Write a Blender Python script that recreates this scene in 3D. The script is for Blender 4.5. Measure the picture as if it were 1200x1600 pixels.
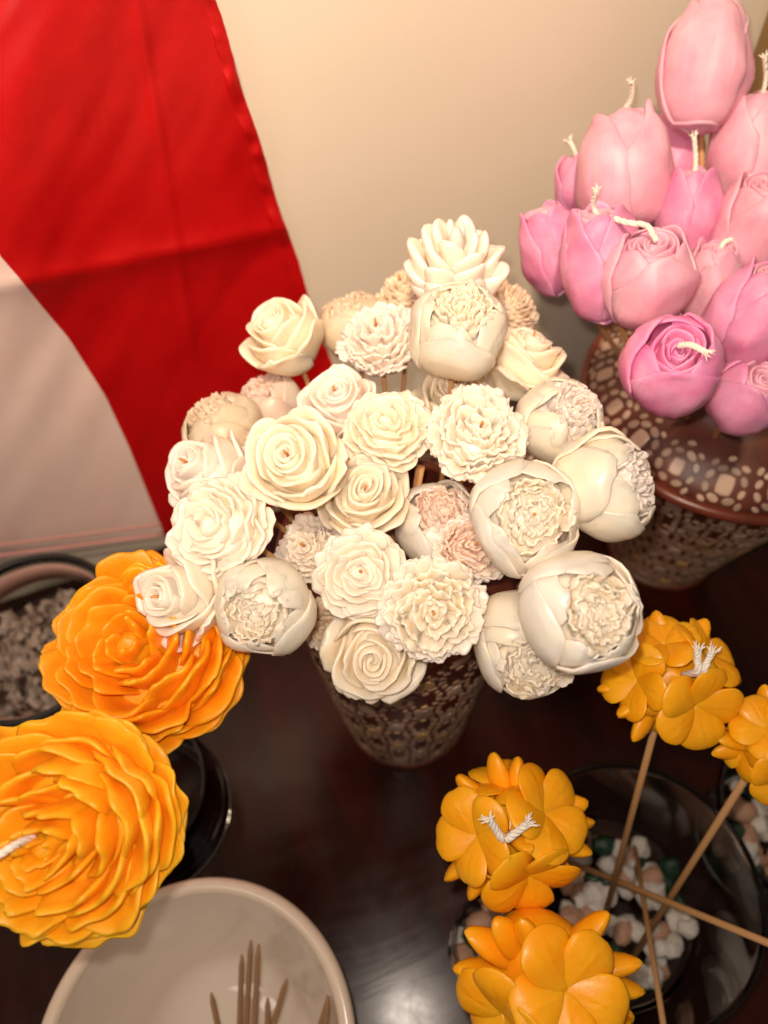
import bpy, bmesh, math, random
import numpy as np
from mathutils import Vector, Matrix, Euler
from mathutils import noise as mnoise

sc = bpy.context.scene
for o in list(bpy.data.objects):
    bpy.data.objects.remove(o)

# ------------------------------------------------------------------ camera
H = 0.62                       # lens height above the table top (m)
PITCH = math.radians(56)
ROLL = math.radians(-3.5)
f_ = Vector((0, math.cos(PITCH), -math.sin(PITCH)))
r0 = Vector((1, 0, 0)); u0 = Vector((0, math.sin(PITCH), math.cos(PITCH)))
r_ = r0 * math.cos(ROLL) + u0 * math.sin(ROLL)
u_ = -r0 * math.sin(ROLL) + u0 * math.cos(ROLL)
CAM = Vector((0, 0, H))
cd = bpy.data.cameras.new('camera'); cam = bpy.data.objects.new('camera', cd)
sc.collection.objects.link(cam); sc.camera = cam
cam.matrix_world = Matrix(((r_.x, u_.x, -f_.x, 0), (r_.y, u_.y, -f_.y, 0), (r_.z, u_.z, -f_.z, H), (0, 0, 0, 1)))
cd.sensor_fit = 'VERTICAL'; cd.sensor_height = 36.0; cd.lens = 27.0
cd.clip_start = 0.01; cd.clip_end = 20
cd.dof.use_dof = True; cd.dof.focus_distance = 0.335; cd.dof.aperture_fstop = 6.0

# ------------------------------------------------------------------ light
w = bpy.data.worlds.new('World'); sc.world = w; w.use_nodes = True
w.node_tree.nodes['Background'].inputs[0].default_value = (1.0, 0.78, 0.6, 1)
w.node_tree.nodes['Background'].inputs[1].default_value = 0.13

def lamp(name, kind, loc, power, color, size=None, target=None, size_y=None):
    d = bpy.data.lights.new(name, kind); d.energy = power; d.color = color
    if kind == 'AREA':
        d.size = size
        if size_y: d.shape = 'RECTANGLE'; d.size_y = size_y
    else: d.shadow_soft_size = size
    o = bpy.data.objects.new(name, d); sc.collection.objects.link(o); o.location = loc
    if target is not None:
        o.rotation_euler = (Vector(target) - Vector(loc)).to_track_quat('-Z', 'Y').to_euler()
    return o

flash_loc = CAM - r_ * 0.010 + u_ * 0.016
lamp('phone_flash', 'POINT', flash_loc, 3.75, (1.0, 0.85, 0.72), 0.005)
# warm room lamp up by the wall and a dim ceiling light behind the photographer
rl = lamp('room_lamp', 'SPOT', (-0.05, -0.22, 1.55), 98.0, (1.0, 0.77, 0.54), 0.05, (-0.03, 0.46, 0.60))
rl.data.spot_size = math.radians(46); rl.data.spot_blend = 1.0
lamp('ceiling_light', 'AREA', (-0.75, -0.5, 1.7), 4.6, (1.0, 0.86, 0.74), 0.5, (0, 0.2, 0.1))

sc.view_settings.view_transform = 'Standard'
sc.view_settings.look = 'None'
sc.view_settings.exposure = 0.0
sc.view_settings.gamma = 1.0
sc.cycles.max_bounces = 10
sc.cycles.transmission_bounces = 10
sc.cycles.transparent_max_bounces = 12
sc.cycles.caustics_reflective = False

# ------------------------------------------------------------------ helpers
def ray(px, py):
    return f_ + r_ * ((px - 600) / 1200.0) + u_ * ((800 - py) / 1200.0)
def at(px, py, d):             # point at depth d along the view axis
    return CAM + ray(px, py) * d
def on_z(px, py, z):           # point on the horizontal plane z
    v = ray(px, py); return CAM + v * ((z - H) / v.z)
def cdir(a):                   # (right, up, toward the lens) -> world direction
    return (r_ * a[0] + u_ * a[1] - f_ * a[2]).normalized()

class MB:
    def __init__(s): s.v = []; s.f = []; s.n = 0
    def add(s, V, F):
        V = np.asarray(V, float)
        s.v.append(V)
        n = s.n
        s.f.extend([tuple(i + n for i in f) for f in F]); s.n += len(V)
        return s
    def build(s, name, mat, parent=None, smooth=True, xf=None):
        me = bpy.data.meshes.new(name)
        V = np.concatenate(s.v)
        if xf is not None:
            M = np.array(xf); V = V @ M[:3, :3].T + M[:3, 3]
        me.from_pydata(V.tolist(), [], s.f); me.update()
        bm = bmesh.new(); bm.from_mesh(me); bmesh.ops.recalc_face_normals(bm, faces=bm.faces); bm.to_mesh(me); bm.free()
        if smooth: me.polygons.foreach_set('use_smooth', [True] * len(me.polygons))
        me.materials.append(mat)
        o = bpy.data.objects.new(name, me); sc.collection.objects.link(o)
        if parent: o.parent = parent
        return o
def build(name, VF, mat, parent=None, smooth=True, xf=None):
    return MB().add(*VF).build(name, mat, parent, smooth, xf)

def empty(name, M, label, cat, group=None):
    o = bpy.data.objects.new(name, None); sc.collection.objects.link(o)
    o.empty_display_size = 0.02
    o.matrix_world = M if isinstance(M, Matrix) else Matrix.Translation(M)
    tag(o, label, cat, group); return o
def tag(o, label, cat, group=None):
    o['label'] = label; o['category'] = cat
    if group: o['group'] = group
    return o
def structure(o, label=None):
    o['kind'] = 'structure'
    if label: o['label'] = label
    return o
def stuff(o): o['kind'] = 'stuff'; return o

def frame(origin, axis, spin=0.0):
    z = Vector(axis).normalized()
    ref = u_ if abs(z.dot(u_)) < 0.9 else r_
    x = ref.cross(z).normalized(); y = z.cross(x)
    c, s = math.cos(spin), math.sin(spin)
    X = x * c + y * s; Y = -x * s + y * c
    return Matrix(((X.x, Y.x, z.x, origin[0]), (X.y, Y.y, z.y, origin[1]), (X.z, Y.z, z.z, origin[2]), (0, 0, 0, 1)))

def grid_faces(nr, nc, off=0, wrap=False, flip=False):
    F = []
    cc = nc if wrap else nc - 1
    for i in range(nr - 1):
        for j in range(cc):
            a = off + i * nc + j; b = off + i * nc + (j + 1) % nc
            c = off + (i + 1) * nc + (j + 1) % nc; d = off + (i + 1) * nc + j
            F.append((a, d, c, b) if flip else (a, b, c, d))
    return F

def lathe(prof, n=64):
    V = []; F = []
    for r, z in prof:
        for k in range(n):
            a = 2 * math.pi * k / n; V.append((r * math.cos(a), r * math.sin(a), z))
    F = grid_faces(len(prof), n, 0, True)
    return V, F

def smooth_path(P, n):
    P = [np.array(p, float) for p in P]
    if len(P) == 2: return [P[0] + (P[1] - P[0]) * t for t in np.linspace(0, 1, n)]
    Q = [2 * P[0] - P[1]] + P + [2 * P[-1] - P[-2]]
    out = []
    m = len(P) - 1
    for t in np.linspace(0, m, n):
        i = min(int(t), m - 1); u = t - i
        a, b, c, d = Q[i], Q[i + 1], Q[i + 2], Q[i + 3]
        out.append(0.5 * ((2 * b) + (c - a) * u + (2 * a - 5 * b + 4 * c - d) * u * u + (-a + 3 * b - 3 * c + d) * u ** 3))
    return out

def tube(P, R, n=8, cap=True):
    P = [Vector(p) for p in P]
    if not hasattr(R, '__len__'): R = [R] * len(P)
    V = []; F = []
    up = Vector((0.13, 0.21, 0.97))
    for i, p in enumerate(P):
        t = (P[min(i + 1, len(P) - 1)] - P[max(i - 1, 0)]).normalized()
        x = up.cross(t)
        if x.length < 1e-3: x = Vector((1, 0, 0)).cross(t)
        x.normalize(); y = t.cross(x); up = y.cross(x) * -1 if False else up
        for k in range(n):
            a = 2 * math.pi * k / n
            V.append(tuple(p + (x * math.cos(a) + y * math.sin(a)) * R[i]))
    F = grid_faces(len(P), n, 0, True)
    if cap:
        F.append(tuple(range(n))[::-1]); F.append(tuple((len(P) - 1) * n + k for k in range(n)))
    return V, F

def ellipsoid(rx, ry, rz, c=(0, 0, 0), nu=20, nv=12, bump=0.0, rng=None):
    V = []
    ph = rng.random() * 6 if rng else 0
    for i in range(nv + 1):
        a = math.pi * (i / nv) * 0.996 + 0.006
        for k in range(nu):
            b = 2 * math.pi * k / nu
            q = 1 + bump * math.sin(3 * b + ph + 2 * a) * math.sin(2 * a + ph)
            V.append((c[0] + rx * q * math.sin(a) * math.cos(b), c[1] + ry * q * math.sin(a) * math.sin(b), c[2] - rz * q * math.cos(a)))
    return V, grid_faces(nv + 1, nu, 0, True)

# ------------------------------------------------------------------ materials
def new_mat(name):
    m = bpy.data.materials.new(name); m.use_nodes = True
    nt = m.node_tree; b = nt.nodes['Principled BSDF']; return m, nt, b
def link(nt, a, b): nt.links.new(a, b)
def noise(nt, scale, detail=4, rough=0.55, coord='Object', stretch=None, dist=0.0):
    tc = nt.nodes.new('ShaderNodeTexCoord'); n = nt.nodes.new('ShaderNodeTexNoise')
    n.inputs['Scale'].default_value = scale; n.inputs['Detail'].default_value = detail
    n.inputs['Roughness'].default_value = rough; n.inputs['Distortion'].default_value = dist
    if stretch:
        mp = nt.nodes.new('ShaderNodeMapping'); mp.inputs['Scale'].default_value = stretch
        mp.inputs['Rotation'].default_value = (0, 0, 0)
        link(nt, tc.outputs[coord], mp.inputs[0]); link(nt, mp.outputs[0], n.inputs['Vector'])
    else: link(nt, tc.outputs[coord], n.inputs['Vector'])
    return n
def ramp(nt, fac, stops):
    r = nt.nodes.new('ShaderNodeValToRGB'); e = r.color_ramp.elements
    while len(e) < len(stops): e.new(0.5)
    for i, (p, c) in enumerate(stops):
        e[i].position = p; e[i].color = (*c, 1) if len(c) == 3 else c
    link(nt, fac, r.inputs[0]); return r
def bump(nt, b, h, strength, dist):
    bp = nt.nodes.new('ShaderNodeBump'); bp.inputs['Strength'].default_value = strength
    bp.inputs['Distance'].default_value = dist
    link(nt, h, bp.inputs['Height']); link(nt, bp.outputs[0], b.inputs['Normal']); return bp

def wax(name, c1, c2, rough=0.36, sss=0.62, radius=(1.0, 0.78, 0.60), scale=0.011, bdist=0.0004, bscale=170, spec=0.5, vein=None):
    m, nt, b = new_mat(name)
    n = noise(nt, 60, 4)
    r = ramp(nt, n.outputs[0], [(0.32, c1), (0.68, c2)])
    link(nt, r.outputs[0], b.inputs['Base Color'])
    b.inputs['Subsurface Weight'].default_value = sss
    b.inputs['Subsurface Radius'].default_value = radius
    b.inputs['Subsurface Scale'].default_value = scale
    b.inputs['Specular IOR Level'].default_value = spec
    n2 = noise(nt, bscale, 5, 0.6, 'Object', vein)
    rr = ramp(nt, n2.outputs[0], [(0.3, (rough - 0.1,) * 3), (0.7, (rough + 0.14,) * 3)])
    link(nt, rr.outputs[0], b.inputs['Roughness'])
    bump(nt, b, n2.outputs[0], 0.6, bdist)
    return m

WAX = {
 'cream':  wax('cream_wax', (0.90, 0.75, 0.54), (0.93, 0.80, 0.64)),
 'ivory':  wax('ivory_wax', (0.92, 0.78, 0.62), (0.94, 0.83, 0.70)),
 'blush':  wax('blush_wax', (0.90, 0.73, 0.62), (0.92, 0.80, 0.71)),
 'tan':    wax('tan_wax', (0.78, 0.55, 0.36), (0.84, 0.65, 0.46)),
 'rosy':   wax('rosy_wax', (0.84, 0.52, 0.40), (0.88, 0.70, 0.56)),
 'pink':   wax('pink_wax', (0.70, 0.22, 0.42), (0.80, 0.35, 0.54), 0.46, 0.6, (1.0, 0.5, 0.6), 0.006, 0.0007, 200, vein=(1, 1, .07)),
 'pale_pink': wax('pale_pink_wax', (0.76, 0.34, 0.46), (0.84, 0.46, 0.57), 0.46, 0.6, (1.0, 0.5, 0.6), 0.006, 0.0007, 200, vein=(1, 1, .07)),
 'hot_pink': wax('bright_pink_wax', (0.78, 0.20, 0.44), (0.86, 0.36, 0.56), 0.44, 0.6, (1.0, 0.5, 0.6), 0.006, 0.0006, 180, vein=(1, 1, .1)),
 'orange': wax('orange_wax', (0.98, 0.37, 0.006), (1.0, 0.47, 0.014), 0.42, 0.55, (1.0, 0.45, 0.08), 0.006, 0.0006, 120),
 'deep_orange': wax('deep_orange_wax', (0.92, 0.30, 0.004), (0.98, 0.41, 0.01), 0.42, 0.55, (1.0, 0.4, 0.06), 0.006, 0.0006, 120),
 'amber':  wax('amber_wax', (0.99, 0.36, 0.004), (1.0, 0.45, 0.010), 0.36, 0.45, (1.0, 0.45, 0.08), 0.006, 0.0005, 110, 0.4),
}

def wood_mat(name, c1, c2, rough=0.55):
    m, nt, b = new_mat(name)
    n = noise(nt, 90, 5, 0.6, 'Generated', (9, 9, 0.35))
    r = ramp(nt, n.outputs[0], [(0.3, c1), (0.7, c2)])
    link(nt, r.outputs[0], b.inputs['Base Color']); b.inputs['Roughness'].default_value = rough
    bump(nt, b, n.outputs[0], 0.4, 0.0003); return m
M_STICK = wood_mat('bamboo_stick', (0.42, 0.20, 0.07), (0.66, 0.38, 0.16))
M_STICKD = wood_mat('brown_stick', (0.28, 0.15, 0.07), (0.44, 0.26, 0.13))
M_TIP = wood_mat('toasted_stick_tip', (0.55, 0.20, 0.05), (0.75, 0.36, 0.11))
M_POST = wood_mat('varnished_strip', (0.20, 0.11, 0.035), (0.32, 0.19, 0.07), 0.4)

def cotton():
    m, nt, b = new_mat('cotton_wick')
    n = noise(nt, 900, 3); r = ramp(nt, n.outputs[0], [(0.3, (0.78, 0.71, 0.60)), (0.7, (0.92, 0.87, 0.78))])
    link(nt, r.outputs[0], b.inputs['Base Color']); b.inputs['Roughness'].default_value = 0.85
    b.inputs['Sheen Weight'].default_value = 0.3; return m
M_WICK = cotton()

def table_mat():
    m, nt, b = new_mat('dark_lacquered_wood')
    n = noise(nt, 5, 7, 0.6, 'Object', (5, 0.9, 1), 0.4)
    r = ramp(nt, n.outputs[0], [(0.28, (0.010, 0.0020, 0.0012)), (0.5, (0.028, 0.0042, 0.0022)), (0.78, (0.060, 0.008, 0.004))])
    link(nt, r.outputs[0], b.inputs['Base Color'])
    n2 = noise(nt, 7, 5, 0.55, 'Object', (0.8, 3, 1), 1.2)
    n3 = noise(nt, 28, 5, 0.65, 'Object', (1, 1, 1), 0.6)
    mx = nt.nodes.new('ShaderNodeMath'); mx.operation = 'MULTIPLY'
    link(nt, n2.outputs[0], mx.inputs[0]); link(nt, n3.outputs[0], mx.inputs[1])
    rr = ramp(nt, mx.outputs[0], [(0.12, (0.15,) * 3), (0.42, (0.30,) * 3)])
    link(nt, rr.outputs[0], b.inputs['Roughness'])
    b.inputs['Specular IOR Level'].default_value = 0.28
    b.inputs['Coat Weight'].default_value = 0.0; b.inputs['Coat Roughness'].default_value = 0.22
    bump(nt, b, n2.outputs[0], 0.30, 0.0006)
    return m
def wall_mat():
    m, nt, b = new_mat('cream_wall_paint')
    n = noise(nt, 6, 4); r = ramp(nt, n.outputs[0], [(0.3, (0.78, 0.68, 0.55)), (0.7, (0.83, 0.73, 0.60))])
    link(nt, r.outputs[0], b.inputs['Base Color']); b.inputs['Roughness'].default_value = 0.55
    n2 = noise(nt, 420, 3); bump(nt, b, n2.outputs[0], 0.25, 0.0004); return m
def satin(name, c1, c2, aniso=True):
    m, nt, b = new_mat(name)
    tc = nt.nodes.new('ShaderNodeTexCoord')
    mp = nt.nodes.new('ShaderNodeMapping'); mp.inputs['Rotation'].default_value = (0, 0, 0.75)
    link(nt, tc.outputs['UV'], mp.inputs[0])
    wv = nt.nodes.new('ShaderNodeTexWave'); wv.inputs['Scale'].default_value = 85
    wv.inputs['Distortion'].default_value = 1.2; wv.inputs['Detail'].default_value = 2
    wv.inputs['Detail Scale'].default_value = 1.5
    link(nt, mp.outputs[0], wv.inputs['Vector'])
    n = noise(nt, 9, 5, 0.6, 'UV')
    r = ramp(nt, n.outputs[0], [(0.3, c1), (0.7, c2)])
    link(nt, r.outputs[0], b.inputs['Base Color'])
    b.inputs['Roughness'].default_value = 0.38; b.inputs['Specular IOR Level'].default_value = 0.45
    b.inputs['Sheen Weight'].default_value = 0.25; b.inputs['Sheen Roughness'].default_value = 0.4
    b.inputs['Sheen Tint'].default_value = (*c2, 1)
    bump(nt, b, wv.outputs['Fac'], 0.30, 0.0004); return m
def lacquer(name, c1, c2, rough=0.25):
    m, nt, b = new_mat(name)
    n = noise(nt, 38, 6, 0.65, 'Object', None, 0.5)
    r = ramp(nt, n.outputs[0], [(0.30, c1), (0.62, c2)])
    link(nt, r.outputs[0], b.inputs['Base Color']); b.inputs['Roughness'].default_value = rough
    n2 = noise(nt, 160, 3); bump(nt, b, n2.outputs[0], 0.15, 0.0006); return m
def shell(name, c1, c2):
    m, nt, b = new_mat(name)
    n = noise(nt, 300, 4); r = ramp(nt, n.outputs[0], [(0.3, c1), (0.7, c2)])
    oi = nt.nodes.new('ShaderNodeObjectInfo')
    mx = nt.nodes.new('ShaderNodeHueSaturation')
    mr = nt.nodes.new('ShaderNodeMapRange'); mr.inputs[3].default_value = 0.6; mr.inputs[4].default_value = 1.25
    link(nt, oi.outputs['Random'], mr.inputs[0]); link(nt, mr.outputs[0], mx.inputs['Value'])
    link(nt, r.outputs[0], mx.inputs['Color']); link(nt, mx.outputs[0], b.inputs['Base Color'])
    b.inputs['Roughness'].default_value = 0.35; return m
def ceramic(name, c, rough=0.12):
    m, nt, b = new_mat(name)
    n = noise(nt, 30, 4); r = ramp(nt, n.outputs[0], [(0.3, tuple(x * 0.95 for x in c)), (0.7, c)])
    link(nt, r.outputs[0], b.inputs['Base Color']); b.inputs['Roughness'].default_value = rough
    n2 = noise(nt, 22, 3, 0.5, 'Object', (1, 1, 5)); bump(nt, b, n2.outputs[0], 0.2, 0.0015); return m
def glass(name, c=(0.93, 0.95, 0.93), rough=0.0):
    m, nt, b = new_mat(name)
    b.inputs['Base Color'].default_value = (*c, 1); b.inputs['Roughness'].default_value = rough
    b.inputs['Transmission Weight'].default_value = 1.0; b.inputs['IOR'].default_value = 1.47; return m
def plain(name, c1, c2, rough=0.5, ns=60, bd=0.0003):
    m, nt, b = new_mat(name)
    n = noise(nt, ns, 5); r = ramp(nt, n.outputs[0], [(0.3, c1), (0.7, c2)])
    link(nt, r.outputs[0], b.inputs['Base Color']); b.inputs['Roughness'].default_value = rough
    bump(nt, b, n.outputs[0], 0.5, bd); return m

M_LACQ = lacquer('brown_lacquer', (0.050, 0.011, 0.006), (0.13, 0.028, 0.013), 0.42)
M_RING = lacquer('red_brown_lacquer', (0.10, 0.022, 0.012), (0.17, 0.036, 0.018), 0.28)
M_SHELL = shell('eggshell_inlay', (0.38, 0.25, 0.18), (0.58, 0.42, 0.32))
M_BEAD = shell('brown_inlay', (0.20, 0.115, 0.075), (0.38, 0.24, 0.165))
M_SHELLG = shell('golden_inlay', (0.45, 0.26, 0.11), (0.58, 0.37, 0.17))

# ------------------------------------------------------------------ setting
YAW = math.radians(18)
WU = Vector((math.cos(YAW), math.sin(YAW), 0)); WN = Vector((math.sin(YAW), -math.cos(YAW), 0))
W0 = Vector((-0.22, 0.395, 0))
def on_wall(px, py, off=0.0):
    v = ray(px, py); p0 = W0 + WN * off
    t = (p0 - CAM).dot(WN) / v.dot(WN); return CAM + v * t
def box(x0, x1, y0, y1, z0, z1):
    V = [(x, y, z) for z in (z0, z1) for y in (y0, y1) for x in (x0, x1)]
    return V, [(0, 2, 3, 1), (4, 5, 7, 6), (0, 1, 5, 4), (1, 3, 7, 5), (3, 2, 6, 7), (2, 0, 4, 6)]
wall_M = Matrix(((WU.x, -WN.x, 0, W0.x), (WU.y, -WN.y, 0, W0.y), (0, 0, 1, 0), (0, 0, 0, 1)))
o = build('wall', box(-1.6, 2.2, 0.0, 0.08, -0.8, 2.0), wall_mat(), None, False); o.matrix_world = wall_M
structure(o, 'cream painted wall')
def bevel_box(b, bev, seg=3):
    return b
tb = build('table_top', box(-1.6, 2.2, -1.1, -0.002, -0.035, 0.0), table_mat(), None, False); tb.matrix_world = wall_M
bv = tb.modifiers.new('bevel', 'BEVEL'); bv.width = 0.004; bv.segments = 3
structure(tb, 'dark glossy mahogany table top')

# ------------------------------------------------------------------ flag on the wall
def flag():
    root = empty('hanging_flag', on_wall(200, 400, 0.02), 'red and white satin flag hanging down the wall behind the white wax flowers', 'flag')
    inv = root.matrix_world.inverted()
    yb = [-420, 300, 400, 435, 480, 530, 620, 700, 830, 980]
    xb = [-330, -70, 0, 30, 66, 108, 165, 202, 254, 300]      # red / white seam
    def seam(y): return float(np.interp(y, yb, xb))
    def right(y): return 337 + 0.300 * y + (0.00003 * y * y) + 1.6 * math.sin(y * 0.035) + 1.0 * mnoise.noise(Vector((0, y * .06, 0)))
    def bottom(x): return 866 - 0.13 * (x - 60) if x < 250 else 841 - 0.28 * (x - 250)
    def fold(x): return 442 - 0.208 * (x - 30)
    def off(x, y, hem):
        o = 0.016 + 0.006 * math.sin(x * 0.009 + 0.6 + y * 0.0016) + 0.003 * math.sin(x * 0.02 + y * 0.004)
        dy = y - fold(x)
        o += 0.0065 * math.exp(-abs(dy) / 36.0) - 0.010 * (1 / (1 + math.exp(-dy / 60.0)))      # ironed fold, lower part hangs back
        o += 0.0016 * math.exp(-((x - 262 - 0.16 * (y - 300)) / 9.0) ** 2)
        if hem > 0:
            o += hem * (0.0012 + 0.0024 * mnoise.noise(Vector((x * .03, y * 0.030, 1.7))) + 0.0009 * mnoise.noise(Vector((x * .02, y * 0.06, 4.2))))
        o += .0030 * mnoise.noise(Vector((x * .006, y * .004, 9))) + .0011 * mnoise.noise(Vector((x * .022 + y * .01, y * .005, 3)))
        return max(o, 0.004)
    def sheet(name, xa, xb_, nx, mat, y0=-420, ny=150, hemf=None, th=0.0005):
        V = []; uv = []
        for i in range(ny + 1):
            for j in range(nx + 1):
                t = j / nx
                y = y0 + (1000 - y0) * i / ny
                for _ in range(3):
                    x = xa(y) + (xb_(y) - xa(y)) * t
                    y = y0 + (bottom(x) - y0) * i / ny
                h = hemf(t) if hemf else 0
                V.append(on_wall(x, y, off(x, y, h)) )
                uv.append((x / 900, y / 900))
        n = len(V); V2 = V + [v - WN * th for v in V]
        F = grid_faces(ny + 1, nx + 1); F = F + grid_faces(ny + 1, nx + 1, n, False, True)
        V2 = [tuple(inv @ v) for v in V2]
        ob = build(name, (V2, F), mat, root)
        ul = ob.data.uv_layers.new(name='UVMap')
        uva = np.array(uv + uv)
        idx = np.empty(len(ob.data.loops), int); ob.data.loops.foreach_get('vertex_index', idx)
        ul.data.foreach_set('uv', uva[idx].ravel())
        return ob
    red = satin('red_satin', (0.46, 0.002, 0.003), (0.58, 0.005, 0.006))
    white = satin('white_satin', (0.90, 0.66, 0.60), (0.94, 0.74, 0.68))
    sheet('red_band', seam, lambda y: right(y) - 22, 90, red)
    sheet('red_side_hem', lambda y: right(y) - 23, right, 14, red, -420, 260, lambda t: math.sin(math.pi * min(1, max(0, t))) ** 0.6)
    sheet('white_band', lambda y: min(-500, seam(y) - 300), seam, 60, white)
    hm = MB()
    P = [on_wall(x, bottom(x) - 6, 0.020) for x in range(-120, 262, 12)]
    hm.add(*tube([inv @ p for p in P], 0.0014, 6))
    P = [on_wall(x, bottom(x) - 22, 0.0195) for x in range(-120, 262, 12)]
    hm.add(*tube([inv @ p for p in P], 0.0011, 6))
    hm.build('bottom_hem', plain('pink_thread', (0.62, 0.28, 0.25), (0.70, 0.36, 0.32)), root)
flag()

# narrow varnished strip standing at the wall, far right
p = on_wall(1186, 130, 0.012); q = on_wall(1181, 10, 0.012)
rt = empty('wooden_strip', Vector((p.x, p.y, 0.0)) + WN * 0.0, 'narrow brown wooden strip standing against the wall behind the topmost pink tulip', 'wood trim')
R3 = Matrix.Rotation(YAW, 4, 'Z')
ob = build('board', box(-0.006, 0.007, -0.009, 0.009, 0.0, 0.437), M_POST, rt, False); ob.rotation_euler = (0, 0, YAW)
mod = ob.modifiers.new('b', 'BEVEL'); mod.width = 0.0012; mod.segments = 2
ob = build('molding', box(-0.004, 0.005, -0.013, -0.0095, 0.0, 0.430), M_POST, rt, False); ob.rotation_euler = (0, 0, YAW)

# ------------------------------------------------------------------ petals
def make_prof(P):
    Q = np.array(smooth_path(P, 40)); L = np.concatenate([[0], np.cumsum(np.linalg.norm(np.diff(Q, axis=0), axis=1))])
    L /= L[-1]
    return L, Q

def inward_neg(X, N, z):
    # True when N points to the flower axis / downwards
    c = np.array([0, 0, -0.9]); d = (X - c) * N
    return d.sum() < 0

CH = [1.45, 1.7]          # thickness and backing of cast petals
def petal(P, w, phi, ns=9, nt=10, k=0.2, p=2.6, ruf=0.0, fr=5.0, jag=0.0, tilt=0.0, lip=0.0, lip_side=0.0,
          th=0.05, fill=0.10, vein=0.0, cup=0.0, wb=1.0, wt=1.0, rng=random, lump=0.02, pinch=0.0, streak=0.0):
    th = th * CH[0]; fill = fill * CH[1]; ruf *= .78; lip *= .6; tilt *= .75
    L, Q = make_prof(P)
    s = np.linspace(0, 1, ns + 1)[:, None]; t = np.linspace(-1, 1, nt + 1)[None, :]
    E = 1 - k * np.abs(t) ** p
    a1, a2, a3, a4 = [rng.random() * 6.28 for _ in range(4)]
    f1 = fr * (0.8 + 0.4 * rng.random()); f2 = fr * 2.1 * (0.8 + 0.4 * rng.random())
    E = E + jag * (0.6 * np.sin(f1 * 1.3 * t + a3) + 0.4 * np.sin(f2 * 1.25 * t + a4))
    if pinch: E = E - pinch * np.exp(-(t / 0.22) ** 2)
    S = np.clip(s * E, 0, 1.12)
    r = np.interp(np.clip(S, 0, 1), L, Q[:, 0]); z = np.interp(np.clip(S, 0, 1), L, Q[:, 1])
    e = 0.02
    ra = np.interp(np.clip(S - e, 0, 1), L, Q[:, 0]); za = np.interp(np.clip(S - e, 0, 1), L, Q[:, 1])
    rb = np.interp(np.clip(S + e, 0, 1), L, Q[:, 0]); zb = np.interp(np.clip(S + e, 0, 1), L, Q[:, 1])
    dr, dz = rb - ra, zb - za; ln = np.sqrt(dr * dr + dz * dz) + 1e-9
    over = np.clip(S - 1, 0, 1)
    r = r + over * dr / ln; z = z + over * dz / ln
    nr, nz = dz / ln, -dr / ln                              # outward normal of the profile
    W = w * (wb + (1 - wb) * np.sin(np.clip(S, 0, 1) * math.pi * 0.5) ) * (1 + (wt - 1) * np.clip(S, 0, 1) ** 2)
    ang = phi + t * W
    d = ruf * S ** 2 * (np.sin(f1 * t + a1) + 0.5 * np.sin(f2 * t + a2))
    d = d + tilt * t + lump * np.sin(3 * t + a2) * np.sin(3.1 * S + a3)
    ed = np.clip((s - 0.70) / 0.30, 0, 1) ** 2
    d = d + lip * ed * (1 - 0.35 * np.abs(t)) + lip_side * (np.clip((np.abs(t) - 0.7) / 0.3, 0, 1) ** 2) * S
    d = d - vein * np.exp(-(t / 0.08) ** 2) * np.sin(math.pi * np.clip(S, 0, 1)) ** 0.5
    if streak: d = d + streak * np.sin(24 * t + a1) * np.sin(math.pi * np.clip(s, 0, 1))
    d = d + cup * (t ** 2) * S                              # + : sides bend outward, - : inward
    rr = np.maximum(r + nr * d, 0.01); zz = z + nz * d
    X = np.stack([rr * np.cos(ang), rr * np.sin(ang), zz], -1)
    du = np.gradient(X, axis=0); dv = np.gradient(X, axis=1)
    N = np.cross(dv, du); N /= (np.linalg.norm(N, axis=-1, keepdims=True) + 1e-9)
    # thinner at the rim
    tk = th * (0.70 + 0.30 * (1 - np.clip((s - 0.75) / 0.25, 0, 1))) * (1 - 0.35 * np.abs(t) ** 4)
    fl = fill * np.clip(1.15 - s, 0, 1) * (1 - np.clip(s, 0, 1) ** 6) * (1 - 0.8 * np.abs(t) ** 3)
    if inward_neg(X, N, z): N = -N
    O = X + N * (tk[..., None] * 0.5); I = X - N * ((tk * 0.5 + fl)[..., None])
    nr_, nc_ = ns + 1, nt + 1
    V = np.concatenate([O.reshape(-1, 3), I.reshape(-1, 3)])
    n = nr_ * nc_
    F = grid_faces(nr_, nc_, 0, False, True) + grid_faces(nr_, nc_, n)
    # rounded rim: loop round the boundary
    B = [i * nc_ for i in range(nr_)] + [(nr_ - 1) * nc_ + j for j in range(1, nc_)] + [i * nc_ + nc_ - 1 for i in range(nr_ - 2, -1, -1)]
    Xf = X.reshape(-1, 3)
    C = Xf.mean(axis=0)
    m0 = len(V)
    Rm = []
    duf = du.reshape(-1, 3); dvf = dv.reshape(-1, 3)
    for b in B:
        i, j = divmod(b, nc_)
        out = np.zeros(3)
        if i == nr_ - 1: out += duf[b] / (np.linalg.norm(duf[b]) + 1e-9)
        if j == 0: out -= dvf[b] / (np.linalg.norm(dvf[b]) + 1e-9)
        if j == nc_ - 1: out += dvf[b] / (np.linalg.norm(dvf[b]) + 1e-9)
        out /= (np.linalg.norm(out) + 1e-9)
        Rm.append(Xf[b] + out * th * 0.36)
    V = np.concatenate([V, np.array(Rm)])
    for q in range(len(B) - 1):
        a, b = B[q], B[q + 1]
        F.append((a, b, m0 + q + 1, m0 + q)); F.append((m0 + q, m0 + q + 1, n + b, n + a))
    return V, F

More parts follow.
